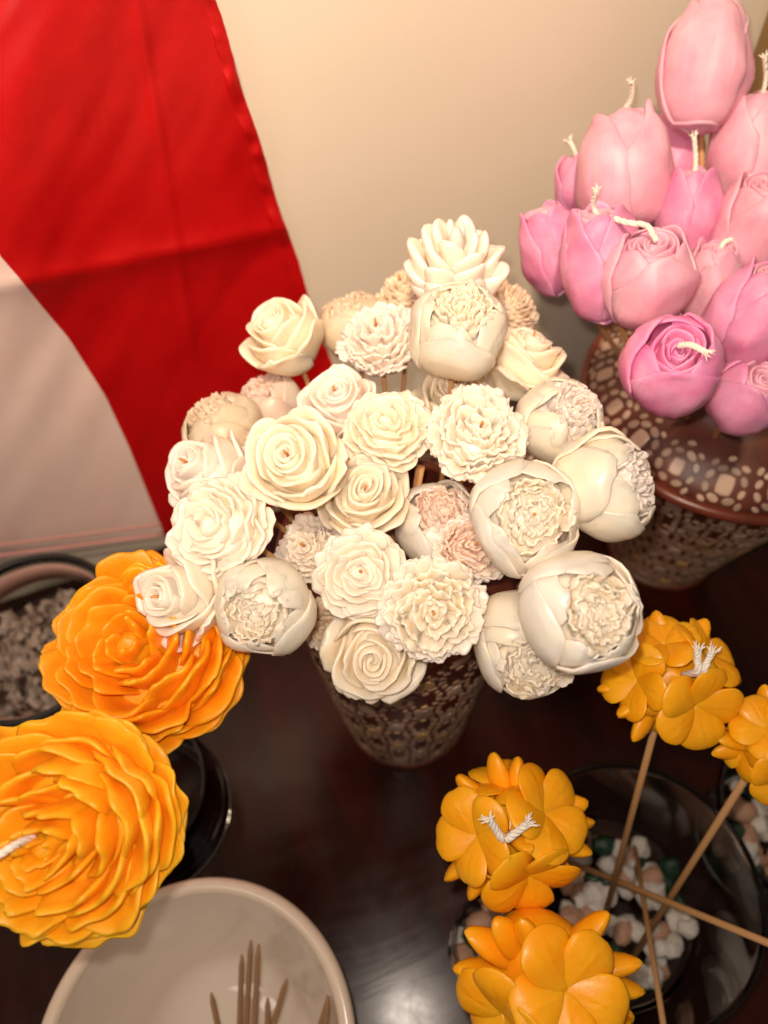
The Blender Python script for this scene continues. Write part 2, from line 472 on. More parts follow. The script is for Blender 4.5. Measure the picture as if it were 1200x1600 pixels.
def ring_petals(out, name, n, P, w, phi0, rng, **kw):
    for i in range(n):
        jz = (rng.random() - 0.5)
        PP = [(a * (1 + 0.05 * jz * (j > 0)), b + 0.04 * jz * (j > 1)) for j, (a, b) in enumerate(P)]
        out.append((name, petal(PP, w * (0.92 + 0.16 * rng.random()), phi0 + 2 * math.pi * i / n + (rng.random() - 0.5) * 0.16, rng=rng, **kw)))

def crumple(rx, rz, z0, rng, nu=46, nv=20, amp=.075):
    o = Vector((rng.random() * 50, rng.random() * 50, rng.random() * 50)); V = []
    for i in range(nv + 1):
        a = math.pi * .5 * i / nv * .98 + .02
        for k in range(nu):
            b = 2 * math.pi * k / nu
            d = Vector((math.sin(a) * math.cos(b), math.sin(a) * math.sin(b), math.cos(a)))
            wv = mnoise.noise_vector(d * 2.2 + o) * .45
            q = d + wv
            h = (1 - abs(mnoise.noise(q * 3.6 + o)) * 2.4) * amp + (1 - abs(mnoise.noise(q * 8 + o)) * 2) * amp * .35
            rr = 1 + h
            V.append((d.x * rx * rr, d.y * rx * rr, z0 + d.z * rz * rr))
    for k in range(nu): V.append((V[nv * nu + k][0] * .3, V[nv * nu + k][1] * .3, z0 - rz * .5))
    return V, grid_faces(nv + 2, nu, 0, True) + [tuple((nv + 1) * nu + k for k in range(nu)), tuple(range(nu))]

def g_peony(rng, op=0.0):
    out = []
    out.append(('flower_base', ellipsoid(0.84, 0.84, 0.80, (0, 0, -0.10))))
    ph = rng.random() * 6
    ring_petals(out, 'petal', 4, [(.05, -.93), (.53, -.83), (.90, -.42), (1.0, .06), (.93 + op, .40), (.76 + op, .63)], 0.98, ph, rng, k=.40, p=2.4, tilt=.03, th=.045, fill=.06, lump=.02, jag=.025, ns=12, nt=14, ruf=.008, fr=4, lip=-.03)
    ring_petals(out, 'petal', 5, [(.05, -.80), (.6, -.6), (.92, -.1), (.88, .38), (.70 + op, .66), (.56 + op, .75)], 0.70, ph + .5, rng, k=.24, p=2.5, tilt=.025, th=.045, fill=.06, ruf=.018, fr=5, jag=.03, lump=.02, ns=10, nt=14, lip=-.02)
    c = MB()
    for rr, n, zt, wd in ((.60, 9, .73, .42), (.46, 8, .78, .46), (.31, 6, .81, .55), (.16, 4, .82, .8)):
        for i in range(n):
            phi = rng.random() * .5 + 2 * math.pi * i / n
            q = rr * (0.9 + 0.2 * rng.random()); zz = zt + 0.07 * (rng.random() - .5)
            c.add(*petal([(q * .5, .2), (q * .95, .45), (q * 1.02, zz - .06), (q * (0.86 + .3 * rng.random()), zz + .02)], wd, phi, ns=7, nt=14, k=.20, p=2.5, ruf=.045, fr=7, jag=.05, th=.04, fill=.03, lump=.03, rng=rng))
    c.add(*crumple(.70, .47, .24, rng))
    out.append(('ruffled_center', (np.concatenate(c.v), c.f)))
    return out

def dome_layers(out, rng, layers, zs, z0, base, ruf, fr, jag, th, name='petal', inner='ruffled_center', split=99, k=.2, jit=1.0, **kw):
    c = MB(); used = False
    for li, (al, n) in enumerate(layers):
        a = math.radians(al); ph = rng.random() * 6
        rt, zt = math.sin(a), zs * math.cos(a) + z0
        P = [(base[0], base[1]), (rt * .45 + .10, base[1] + (zt - base[1]) * .30), (rt * .82 + .03, base[1] + (zt - base[1]) * .72), (rt + .01, zt)]
        for i in range(n):
            j = (rng.random() - .5) * jit
            PP = [P[0], P[1], (P[2][0] * (1 + .06 * j), P[2][1] + .04 * j), (P[3][0] * (1 + .09 * j), P[3][1] + .07 * (rng.random() - .5))]
            g = petal(PP, (3.9 / n) * (0.9 + .25 * rng.random()), ph + 2 * math.pi * i / n + .2 * (rng.random() - .5), k=k, ruf=ruf * (.35 + .65 * rt), fr=fr, jag=jag, th=th, rng=rng, **kw)
            if li < split: out.append((name, g))
            else: c.add(*g); used = True
    c.add(*ellipsoid(.17, .17, .24, (0, 0, zs * .96 + z0 - .31), 12, 8)); used = used or split > 50
    if used: out.append((inner, (np.concatenate(c.v), c.f)))

def g_carnation(rng, flat=0.62):
    out = [('flower_base', ellipsoid(.74, .74, .50, (0, 0, -.20)))]
    dome_layers(out, rng, [(96, 10), (80, 10), (64, 9), (49, 8), (35, 7), (22, 5), (10, 3)], flat, 0.0, (.08, -.5), .060, 6.5, .075, .055, split=3, ns=8, nt=14, lump=.05, tilt=.03, lip=.03, jit=2.6)
    return out

def g_layered(rng):
    out = [('flower_base', ellipsoid(.78, .78, .56, (0, 0, -.18)))]
    dome_layers(out, rng, [(100, 7), (86, 8), (71, 8), (56, 7), (42, 6), (28, 5), (14, 3)], .62, 0.0, (.08, -.5), .030, 4.5, .045, .055, split=5, ns=9, nt=12, lump=.045, tilt=.04, lip=.02, pinch=.05, jit=2.4)
    return out

def g_rose(rng, open_=0.0, point=0.35):
    out = [('flower_base', ellipsoid(.66, .66, .66, (0, 0, -.12)))]
    ph = rng.random() * 6
    ring_petals(out, 'petal', 5, [(.06, -.86), (.56, -.72), (.88, -.28), (.96 + open_, .10 - open_ * .9), (1.02 + open_, .26 - open_ * 2.6)], .78, ph, rng, k=point, p=1.9, tilt=.05, lip=.12, th=.075, lump=.05, ns=11, nt=14, ruf=.04, fr=3, jag=.03)
    ring_petals(out, 'petal', 3, [(.06, -.7), (.55, -.5), (.78, -.05), (.76, .32), (.80, .50)], 1.22, ph + .7, rng, k=point * .9, p=2, tilt=.09, lip=.10, th=.075, ns=11, nt=14, ruf=.045, fr=3, jag=.04)
    ring_petals(out, 'petal', 3, [(.06, -.5), (.42, -.3), (.57, .1), (.55, .46), (.58, .62)], 1.28, ph + .1, rng, k=point * .7, p=2, tilt=.09, lip=.07, th=.07, ns=10, nt=14, ruf=.03, fr=3, jag=.04)
    c = MB()
    for rr, zt, n, wd in ((.37, .67, 2, 1.75), (.22, .71, 2, 1.8), (.09, .72, 1, 2.6)):
        for i in range(n):
            c.add(*petal([(rr * .4, -.1), (rr, .15), (rr * 1.0, zt - .12), (rr * 1.03, zt)], wd, ph + rr * 9 + 2 * math.pi * i / n, ns=8, nt=16, k=.10, p=3, tilt=.06, lip=.035, th=.055, rng=rng, lump=.01))
    c.add(*ellipsoid(.42, .42, .45, (0, 0, .1), 16, 8))
    out.append(('rolled_center', (np.concatenate(c.v), c.f)))
    return out

def g_dahlia(rng):
    out = [('flower_base', ellipsoid(.62, .62, .55, (0, 0, -.15)))]
    dome_layers(out, rng, [(98, 7), (80, 7), (60, 6), (42, 5), (25, 4), (8, 3)], .95, -.05, (.08, -.5), .0, 2, .0, .12, split=5, k=.42, p=2.0, ns=10, nt=10, lump=.05, cup=-.16, wt=1.0, lip=-.02, fill=.16, jit=2.0)
    return out

def g_big_peony(rng, zs=.55):
    out = [('flower_base', ellipsoid(.84, .84, .46, (0, 0, -.20), 28, 12))]
    dome_layers(out, rng, [(110, 8), (99, 8), (87, 8), (76, 8), (65, 8), (54, 7), (44, 6), (34, 6), (24, 5), (15, 4), (7, 3)], zs, 0.0, (.06, -.45), .026, 4.2, .038, .040, split=9, k=.24, p=2.6, ns=12, nt=22, lump=.035, tilt=.02, lip=.0, pinch=.03, streak=.0035, fill=.12, jit=1.9)
    return out

def g_tulip(rng, L=1.3, open_=0.0, collar=True):
    out = [('flower_base', ellipsoid(.80, .80, L * .82, (0, 0, -.12)))]
    ph = rng.random() * 6
    t1 = .62 + open_
    ring_petals(out, 'petal', 3, [(.10, -L), (.62, -L * .86), (.96, -L * .38), (1.0, .05), (.86 + open_ * .6, L * .52), (t1, L * .84), (t1 - .04, L * .98)], 1.12, ph, rng, k=.36, p=2.0, tilt=.05, lip=.05, th=.07, vein=.025, ns=16, nt=16, lump=.02, streak=.009)
    ring_petals(out, 'petal', 3, [(.10, -L * .9), (.62, -L * .6), (.90, -L * .2), (.90, .2), (.74 + open_ * .6, L * .6), (t1 - .14, L * .9)], 1.15, ph + 1.05, rng, k=.28, p=2.2, tilt=.05, lip=.04, th=.06, ns=13, nt=14, lump=.02, streak=.004)
    c = MB()
    for rr, zt, n, wd in ((.50 + open_ * .7, .86, 3, 1.2), (.36 + open_ * .5, .88, 3, 1.2), (.22, .88, 2, 1.7), (.11, .87, 2, 1.8)):
        for i in range(n):
            c.add(*petal([(rr * .6, L * .2), (rr * 1.05, L * .45), (rr, L * (zt - .1)), (rr * .95, L * zt)], wd, ph + rr * 8 + 2 * math.pi * i / n, ns=8, nt=14, k=.12, p=2.5, tilt=.05, lip=.03, th=.055, rng=rng, lump=.01, ruf=.012, fr=4))
    c.add(*ellipsoid(.48 + open_ * .6, .48 + open_ * .6, L * .6, (0, 0, L * .12), 18, 10))
    out.append(('rolled_center', (np.concatenate(c.v), c.f)))
    if collar:
        out.append(('base_collar', lathe([(.05, -L * 1.0), (.44, -L * 1.0), (.50, -L * .985), (.50, -L * .95), (.42, -L * .92), (.3, -L * .90)], 28)))
    return out

def wick_geo(P, r, rng, fray=8, fr_len=3.2, spread=1.0):
    """braided cotton wick along P with frayed end (local metres)"""
    c = MB(); Q = smooth_path(P, 22)
    for sidx in range(3):
        pts = []
        for i, q in enumerate(Q):
            t = Vector(Q[min(i + 1, len(Q) - 1)] - Q[max(i - 1, 0)]).normalized()
            x = Vector((.3, .8, .5)).cross(t).normalized(); y = t.cross(x)
            a = i * 0.75 + sidx * 2.094
            pts.append(Vector(q) + (x * math.cos(a) + y * math.sin(a)) * r * .5)
        c.add(*tube(pts, r * .62, 6))
    e = Vector(Q[-1]); t = (e - Vector(Q[-3])).normalized()
    x = Vector((.3, .8, .5)).cross(t).normalized(); y = t.cross(x)
    for k in range(fray):
        a = rng.random() * 6.28; m = rng.random() * spread
        d = (t + (x * math.cos(a) + y * math.sin(a)) * m * .7).normalized()
        b = e + (x * math.cos(a) + y * math.sin(a)) * r * .6 - t * r
        c.add(*tube([b, b + (t * .6 + d * .4) * r * fr_len * .5, b + d * r * fr_len * (0.7 + .5 * rng.random())], [r * .3, r * .26, r * .12], 5))
    return np.concatenate([np.array(v) for v in c.v]), c.f

def place_flower(name, label, cat, group, geo, px, py, d, rpx, axis, mat, seed, stick_to=None, center_mat=None, sub_tip=True, wick=None, spin=None, zc=0.0, stick_r=0.0014, petal_mat2=None):
    rng = random.Random(seed)
    R = rpx * d / 1200.0 * (1.045 if name == 'wax_flower' else 1.0)
    C = at(px, py, d) - cdir(axis) * (zc * R)
    M = frame(C, cdir(axis), rng.random() * 6.28 if spin is None else spin)
    root = empty(name, M, label, cat, group)
    ow = Vector((seed * 1.37, seed * .71, seed * .29))
    def warp(V):
        V = np.asarray(V, float).copy()
        for q in range(len(V)):
            p_ = Vector(V[q]); n1 = mnoise.noise_vector(p_ * 1.1 + ow) * .13 + mnoise.noise_vector(p_ * 3.0 + ow) * .028
            V[q] += n1
        return V
    for nm, (V, F) in geo(rng):
        V = warp(V)
        m = WAX[mat]
        if nm in ('ruffled_center', 'rolled_center') and center_mat: m = WAX[center_mat]
        ob = build(nm, (np.asarray(V, float) * R, F), m, root)
        if nm in ('ruffled_center',): stuff(ob)
    inv = M.inverted()
    if stick_to is not None:
        b = inv @ Vector(stick_to); st = Vector((0, 0, -R * .55))
        build('stick', tube([st, st.lerp(b, .33), st.lerp(b, .66), b], [stick_r] * 4, 10), M_STICK, root)
    if sub_tip and seed % 3 != 1:
        q = rng.random() * 6.28
        e = Vector((.02 * math.cos(q), .02 * math.sin(q), sub_tip if sub_tip is not True else .73)) * R
        build('stick_tip', tube([e - Vector((0, 0, R * .25)), e, e + Vector((.0006, .0002, .0012))], [.0008, .0007, .0003], 8), M_TIP, root)
    if wick:
        P = [Vector(p_) * R for p_ in wick]
        build('wick', wick_geo(P, 0.0014, rng, 12), M_WICK, root)
    return root

# ------------------------------------------------------------------ lacquered vases with eggshell inlay
def tile_meshes():
    out = {}
    def slab(pts, h, inset):
        n = len(pts); V = [(x, y, -0.0004) for x, y in pts] + [(x, y, h * .6) for x, y in pts] + [(x * inset, y * inset, h) for x, y in pts]
        F = grid_faces(3, n, 0, True) + [tuple(2 * n + i for i in range(n))]
        return V, F
    sq = []
    for k in range(12):
        a = 2 * math.pi * (k + .5) / 12; c, s = math.cos(a), math.sin(a)
        q = (abs(c) ** 5 + abs(s) ** 5) ** (-1 / 5); sq.append((.5 * c * q, .5 * s * q))
    al = [(.5 * math.cos(2 * math.pi * k / 8), .27 * math.sin(2 * math.pi * k / 8)) for k in range(8)]
    out['square'] = slab(sq, .0009, .82); out['almond'] = slab(al, .0008, .75)
    return out
TILES = tile_meshes()

def lacquer_vase(label, base, prof, bands, seed, mouth_r, z_mouth, body_lo=0):
    root = empty('lacquer_vase', Vector(base), label, 'vase')
    rng = random.Random(seed)
    Q = smooth_path([(r, z) for r, z in prof['body']], 60)
    build('body', lathe([(0.002, Q[0][1])] + [tuple(q) for q in Q], 96), M_LACQ, root)
    for k_, (rr, z, tr, tz) in enumerate(prof['rings']):
        ring = [(rr + tr * math.cos(a), z + tz * math.sin(a)) for a in np.linspace(0, 2 * math.pi, 17)]
        build(['lip', 'rim_band', 'foot_ring'][k_ % 3], lathe(ring, 96), M_LACQ if k_ == 2 else M_RING, root)
    inner = [(mouth_r - .002, z_mouth), (mouth_r - .006, z_mouth - .02), (mouth_r - .012, z_mouth - .10), (.002, z_mouth - .102)]
    build('inner_wall', lathe(inner, 64), M_LACQ, root)
    # tiles laid on the profile; arclength table
    QA = np.array(Q); L = np.concatenate([[0], np.cumsum(np.linalg.norm(np.diff(QA, axis=0), axis=1))])
    def surf(phi, l):
        r = np.interp(l, L, QA[:, 0]); z = np.interp(l, L, QA[:, 1])
        r2 = np.interp(l + .002, L, QA[:, 0]); z2 = np.interp(l + .002, L, QA[:, 1])
        r1 = np.interp(l - .002, L, QA[:, 0]); z1 = np.interp(l - .002, L, QA[:, 1])
        tv = Vector(((r2 - r1) * math.cos(phi), (r2 - r1) * math.sin(phi), z2 - z1)).normalized()
        tu = Vector((-math.sin(phi), math.cos(phi), 0)); n = tu.cross(tv)
        return Vector((r * math.cos(phi), r * math.sin(phi), z)), tu, tv, n, r
    tiles = []
    def put(kind, phi, l, su, sv, rot, gold):
        if l < L[0] + .001 or l > L[-1] - .001: return
        p, tu, tv, n, r = surf(phi, l)
        j = rng.random
        rot += (j() - .5) * .25; c, s = math.cos(rot), math.sin(rot)
        X = (tu * c + tv * s); Y = (tv * c - tu * s)
        q = .85 + .25 * j()
        X = X * su * q; Y = Y * sv * q
        p = p + n * .0002 * j()
        tiles.append((kind, Matrix(((X.x, Y.x, n.x, p.x), (X.y, Y.y, n.y, p.y), (X.z, Y.z, n.z, p.z), (0, 0, 0, 1))), gold))
    for (l, n, sp, style) in bands:
        l = l * L[-1]
        _, _, _, _, r = surf(0, l)
        for k in range(n):
            phi = 2 * math.pi * (k + (.5 if style[1] else 0)) / n
            u = 2 * math.pi * r / n
            gold = rng.random() < style[2]
            put('square', phi, l, sp * style[0] * 1.05, sp * style[0] * 1.35, 0, gold)
            m = 8
            for q in range(m):
                a = 2 * math.pi * (q + .5) / m
                put('almond', phi + sp * .42 * math.cos(a) / r, l + sp * .38 * math.sin(a), sp * .27, sp * .32, a + math.pi / 2, False)
            for q in range(8):
                a = 2 * math.pi * q / 8
                if q % 4 == 0: continue
                put('almond', phi + min(u * .48, sp * .66) * math.cos(a) / r, l + sp * .62 * math.sin(a), sp * .20, sp * .25, a + math.pi / 2 + .3, rng.random() < .1)
    # nearest tiles to the viewer stay separate parts
    bw = Vector(base)
    def score(t):
        M = t[1]; p = M.translation + bw; n = Vector((M[0][2], M[1][2], M[2][2]))
        v = (CAM - p); return v.normalized().dot(n) - 2.0 * (t[0] == 'almond') - (0.8 if v.normalized().dot(n) < .1 else 0)
    tiles.sort(key=score, reverse=True)
    meshes = {}; l_bright = seed == 8
    for kind in ('square', 'almond'):
        for g in (False, True):
            V, F = TILES[kind]; me = bpy.data.meshes.new('inlay_tile'); me.from_pydata(V, [], F); me.update()
            me.materials.append(M_SHELLG if g else (M_SHELL if kind == 'square' or l_bright else M_BEAD)); meshes[(kind, g)] = me
    for kind, M, g in tiles[:290]:
        ob = bpy.data.objects.new('inlay_tile', meshes[(kind, g)]); sc.collection.objects.link(ob)
        ob.parent = root; ob.matrix_local = M
    mb = MB()
    for kind, M, g in tiles[290:]:
        V, F = TILES[kind]; MM = np.array(M); mb.add(np.array(V) @ MM[:3, :3].T + MM[:3, 3], F)
    if mb.n: stuff(mb.build('inlay_tiles', M_BEAD, root, False))
    return root

# centre vase (white flowers)
VC = Vector((0.008, 0.222, 0.0))
pc = {'body': [(.049, .004), (.051, .02), (.056, .08), (.061, .14), (.065, .20), (.0675, .248), (.062, .260), (.052, .268)],
      'rings': [(.048, .270, .003, .003), (.068, .250, .003, .003), (.049, .004, .003, .004)]}
bands = [(.06 + .102 * i, 11, .0245, (.42, i % 2, .3)) for i in range(9)]
lacquer_vase('dark brown lacquer vase with shell inlay standing in the middle under the white wax flowers', VC, pc, bands, 3, .048, .270)

# tulip vase (right)
TV = Vector((0.255, 0.362, 0.0))
pt = {'body': [(.046, .004), (.050, .02), (.066, .08), (.084, .14), (.098, .185), (.1035, .20), (.100, .211), (.085, .224), (.066, .234), (.054, .245)],
      'rings': [(.052, .247, .004, .004), (.105, .202, .0042, .0042), (.047, .004, .003, .004)]}
bands = [(.05 + .105 * i, 17, .028, (.36, i % 2, .12)) for i in range(7)] + [(.822, 19, .028, (.34, 0, .0))]
lacquer_vase('red-brown lacquer vase with thick ring and shell inlay under the pink wax tulips', TV, pt, bands, 8, .050, .247)

# ------------------------------------------------------------------ white wax flowers
MOUTH = VC + Vector((0, 0, 0.255))
def stick_end(i, c=MOUTH, r=.030, z=-.13):
    a = i * 2.399963; q = r * math.sqrt((i % 12 + .5) / 12)
    return c + Vector((q * math.cos(a) * .8, q * math.sin(a) * .8, z))
WG = 'cream and ivory wax flowers on sticks in the middle vase'
rose = lambda r: g_rose(r)
rose_open = lambda r: g_rose(r, .14, .30)
rose_pt = lambda r: g_rose(r, .05, .50)
pe = lambda r: g_peony(r); pe_o = lambda r: g_peony(r, .06)
ca = lambda r: g_carnation(r); la = g_layered; da = g_dahlia
W = [ # px py depth r axis geo mat centre label
 (440, 520, .415, 61, (-.42, .50, .75), rose, 'cream', None, 'cream wax rose alone in front of the red flag at the upper left'),
 (549, 505, .440, 50, (-.3, .80, .45), pe, 'tan', None, 'tan-tinged round wax bud tucked behind the ruffled flower right of the lone rose'),
 (592, 528, .400, 60, (-.12, .45, .88), ca, 'blush', None, 'blush ruffled wax carnation just right of the lone upper rose, its stick showing below'),
 (712, 412, .385, 72, (.0, .62, .75), da, 'blush', None, 'pointed many-petalled wax flower at the very top of the white bunch'),
 (632, 455, .430, 42, (-.3, .6, .7), ca, 'tan', None, 'small tan carnation half hidden behind the left side of the topmost pointed flower'),
 (717, 512, .355, 72, (.05, .45, .9), pe, 'cream', 'cream', 'round creamy wax peony directly below the topmost pointed flower'),
 (800, 480, .425, 46, (.5, .5, .6), ca, 'tan', None, 'tan frilled carnation peeking out right of the topmost pointed flower'),
 (820, 560, .395, 64, (.25, .72, .5), rose_open, 'cream', None, 'side-on cream rose with outspread petals nearest the pink tulips'),
 (877, 656, .370, 65, (.35, .38, .85), pe, 'cream', 'blush', 'cream peony bud with a tiny stick tip, above the large sideways bud at the right'),
 (952, 758, .330, 78, (.72, .22, .62), pe_o, 'cream', 'blush', 'large peony bud turned sideways, rightmost of the white bunch beside the tulip vase'),
 (712, 622, .405, 56, (.0, .55, .8), rose_open, 'cream', None, 'yellowish flower mostly hidden between the creamy round peony and the frilly blossom beneath it'),
 (748, 678, .350, 74, (.0, .22, .97), ca, 'ivory', 'ivory', 'ivory frilly carnation facing the viewer between two cream buds and the layered centre blossom'),
 (606, 672, .360, 66, (-.02, .38, .93), la, 'cream', None, 'cream layered blossom with orange stick tip in the upper centre of the bunch'),
 (528, 628, .385, 56, (-.12, .45, .9), rose, 'blush', None, 'blush rose with raised back petal and dark stick tip, left of the layered centre blossom'),
 (416, 632, .430, 50, (-.35, .75, .55), pe, 'rosy', None, 'small pinkish bud at the back before the red flag, left of the blush rose'),
 (345, 668, .405, 58, (-.42, .72, .6), pe, 'tan', 'tan', 'tan-topped round bud at the back left against the red flag'),
 (318, 738, .372, 66, (-.62, .45, .7), rose_pt, 'blush', None, 'blush pointed rose at the left edge of the bunch, above the big layered blossom'),
 (458, 720, .335, 76, (-.15, .22, .96), rose, 'cream', None, 'largest smooth yellow-cream rose with wavy petals, left of centre'),
 (341, 825, .335, 79, (-.35, .15, .93), la, 'ivory', None, 'ivory layered blossom facing left, above the rose that overlaps the orange peony'),
 (567, 775, .358, 67, (.12, .32, .93), rose, 'cream', None, 'cream rose with faint pink mark, below and right of the largest yellow-cream rose'),
 (277, 930, .335, 72, (-.5, .08, .85), rose_pt, 'ivory', None, 'lowest left ivory rose with spread petals overlapping the orange peony'),
 (413, 951, .330, 73, (-.12, -.10, .98), pe, 'cream', 'cream', 'round yellowish bud facing the viewer, just right of the lowest left rose'),
 (482, 858, .372, 50, (-.2, .25, .95), ca, 'ivory', None, 'small ruffled flower half hidden left of the open centre-bottom blossom'),
 (565, 895, .345, 70, (-.05, .12, .99), la, 'ivory', None, 'open ivory blossom with wide petals directly above the bottom rose'),
 (586, 1022, .352, 72, (.0, -.10, .99), rose_open, 'cream', None, 'flat five-petalled cream rose lowest in the middle, in front of the lacquer vase'),
 (514, 980, .385, 42, (-.1, -.05, 1), ca, 'tan', None, 'small tan ruffled flower half hidden behind the left of the bottom rose'),
 (676, 950, .328, 77, (.0, -.04, 1), ca, 'ivory', 'cream', 'frilly round blossom with yellow heart at the bottom centre, right of the bottom rose'),
 (688, 818, .372, 66, (.02, .5, .85), pe, 'ivory', 'rosy', 'half-hidden round bud behind the pink-centred frilly flower'),
 (735, 858, .352, 54, (.1, .25, .93), ca, 'blush', 'rosy', 'frilly flower with a pink-tinged heart between two big round buds'),
 (821, 808, .325, 83, (.10, .08, .98), pe_o, 'ivory', 'cream', 'large ivory bud facing the viewer in the right middle of the bunch'),
 (908, 953, .300, 88, (.25, .05, .95), pe_o, 'ivory', 'cream', 'largest glossy ivory bud at the lower right, nearest the orange frangipani'),
 (824, 1008, .345, 80, (.12, -.35, .9), pe, 'cream', 'cream', 'lowest cream bud, tucked under the largest glossy bud'),
 (846, 728, .395, 44, (.2, .3, .9), ca, 'tan', None, 'small flower glimpsed in the gap between the three right-hand buds'),
 (392, 708, .400, 46, (-.2, .5, .8), rose, 'blush', None, 'small blush flower squeezed between the tan bud and the largest cream rose'),
]
for i, (px, py, d, r, ax, geo, mt, cm, lb) in enumerate(W):
    place_flower('wax_flower', lb, 'wax flower', WG, geo, px, py, d, r, ax, mt, 100 + i, stick_end(i), cm, True, zc=.08)

# loose bare sticks standing in the middle vase
for i in range(7):
    a = i * 2.4 + .4
    top = MOUTH + Vector((.012 * math.cos(a), .014 * math.sin(a) + .008, .055 + .012 * math.sin(i * 1.7)))
    bot = MOUTH + Vector((-.010 * math.cos(a), -.012 * math.sin(a), -.13))
    M = Matrix.Translation(bot)
    rt = build('bamboo_stick', tube([(0, 0, 0), (top - bot) * .5, top - bot], .0015, 10), M_STICK)
    rt.matrix_world = M
    tag(rt, 'bare bamboo stick standing among the flower stems in the middle vase', 'stick', 'bare sticks in the middle vase')

# ------------------------------------------------------------------ pink tulips
TM = TV + Vector((0, 0, 0.240))
TG = 'pink wax tulips on sticks in the right vase'
up_w = [(0, 0, .8), (.0, .05, 1.15), (.1, .1, 1.45)]
bent = [(0, 0, .7), (.05, .1, 1.0), (.35, .3, 1.12), (.75, .35, 1.05)]
T = [ # px py depth r axis L open mat wick label
 (1101, 103, .440, 71, (.10, .99, .16), 1.38, -.05, 'pale_pink', [(.1, -.1, 1.2), (.0, -.45, 1.5), (.0, -.8, 1.62)], 'closed pink tulip standing highest on a visible stick'),
 (1172, 232, .455, 62, (.05, .92, .45), 1.45, .02, 'pale_pink', [(0, 0, 1.1), (.0, .1, 1.6), (.1, .4, 2.05)], 'tall pink tulip at the right edge with a braided wick, below the highest one'),
 (972, 268, .445, 76, (-.12, .97, .28), 1.22, -.05, 'pale_pink', [(0, 0, 1.1), (.2, .2, 1.35), (.5, .2, 1.6)], 'big smooth pale pink tulip at the upper left of the tulips'),
 (1046, 245, .480, 50, (.1, .98, .2), 1.35, .0, 'pink', None, 'tulip half hidden between the big smooth one and the highest stick'),
 (1077, 335, .440, 52, (-.02, .90, .45), 1.35, -.03, 'pink', [(0, 0, 1.1), (.1, .1, 1.6), (.0, .2, 2.2)], 'slim deep pink tulip with upright wick in the middle of the tulips'),
 (1180, 358, .430, 70, (.05, .68, .72), 1.12, .08, 'pale_pink', [(0, 0, .9), (.1, .05, 1.2), (.25, .1, 1.3)], 'open pale tulip showing its rolled heart at the right edge'),
 (863, 388, .440, 52, (-.35, .82, .45), 1.35, .0, 'pink', None, 'leftmost pink tulip leaning away over the wall'),
 (937, 412, .405, 62, (-.18, .86, .48), 1.50, .04, 'pink', [(0, 0, 1.2), (.1, -.05, 1.5), (.2, .2, 1.85)], 'long pink tulip with upright wick second from the left'),
 (1010, 437, .395, 72, (-.05, .58, .80), 1.05, .06, 'pale_pink', [(0, 0, 1.0), (.1, .3, 1.25), (.0, .65, 1.3), (.2, 1.0, 1.2)], 'pale pink tulip facing the viewer with a curled wick in the middle left'),
 (1108, 448, .430, 50, (.0, .78, .6), 1.45, .02, 'pale_pink', [(0, 0, 1.1), (.3, .1, 1.4), (.9, .1, 1.4)], 'small pale tulip wedged right of the one with the curled wick'),
 (1176, 492, .390, 72, (.15, .55, .62), 1.20, -.08, 'pink', None, 'smooth rounded pink tulip at the right edge above the lowest one'),
 (1050, 573, .370, 76, (-.18, .30, .92), .98, .06, 'hot_pink', [(0, 0, .9), (.2, .1, 1.15), (.5, .25, 1.2)], 'bright pink tulip bud facing the viewer over the vase ring'),
 (1168, 615, .400, 62, (.10, .25, .75), 1.05, .0, 'pink', None, 'lowest pink tulip at the right edge, under the smooth rounded one'),
 (908, 292, .475, 40, (-.25, .85, .4), 1.3, .0, 'pink', [(0, 0, 1.1), (.1, .1, 1.5), (.2, .1, 1.8)], 'tulip mostly hidden behind the left of the big smooth pale one'),
]
for i, (px, py, d, r, ax, L, op, mt, wk, lb) in enumerate(T):
    cm = {'pink': 'pale_pink', 'pale_pink': 'pale_pink', 'hot_pink': 'hot_pink'}[mt]
    place_flower('wax_tulip', lb, 'wax tulip', TG, (lambda L_, o_: (lambda r_: g_tulip(r_, L_, o_)))(L, op), px, py, d, r * .95, ax, mt, 300 + i, stick_end(i, TM, .03, -.12), cm, False, wk, stick_r=.0017)

# ------------------------------------------------------------------ orange peonies (left)
GJ = Vector(on_z(232, 1262, 0.02)); GJ.z = 0.0
place_flower('wax_peony', 'deep orange wax peony behind, partly covered by the white flowers', 'wax peony', 'orange wax peonies', lambda r: g_big_peony(r, .70),
             232, 1022, .352, 158, (-.05, .38, .92), 'deep_orange', 501, GJ + Vector((-.01, .01, .02)), 'deep_orange', False, None)
place_flower('wax_peony', 'bright orange wax peony in front at the left edge, above the white bowl', 'wax peony', 'orange wax peonies', lambda r: g_big_peony(r, .68),
             108, 1292, .300, 168, (-.10, .08, .99), 'orange', 502, GJ + Vector((-.02, -.01, .02)), 'orange', False, [(-.06, .08, .5), (-.09, .08, .80), (-.27, -.04, .88)], spin=0.0)

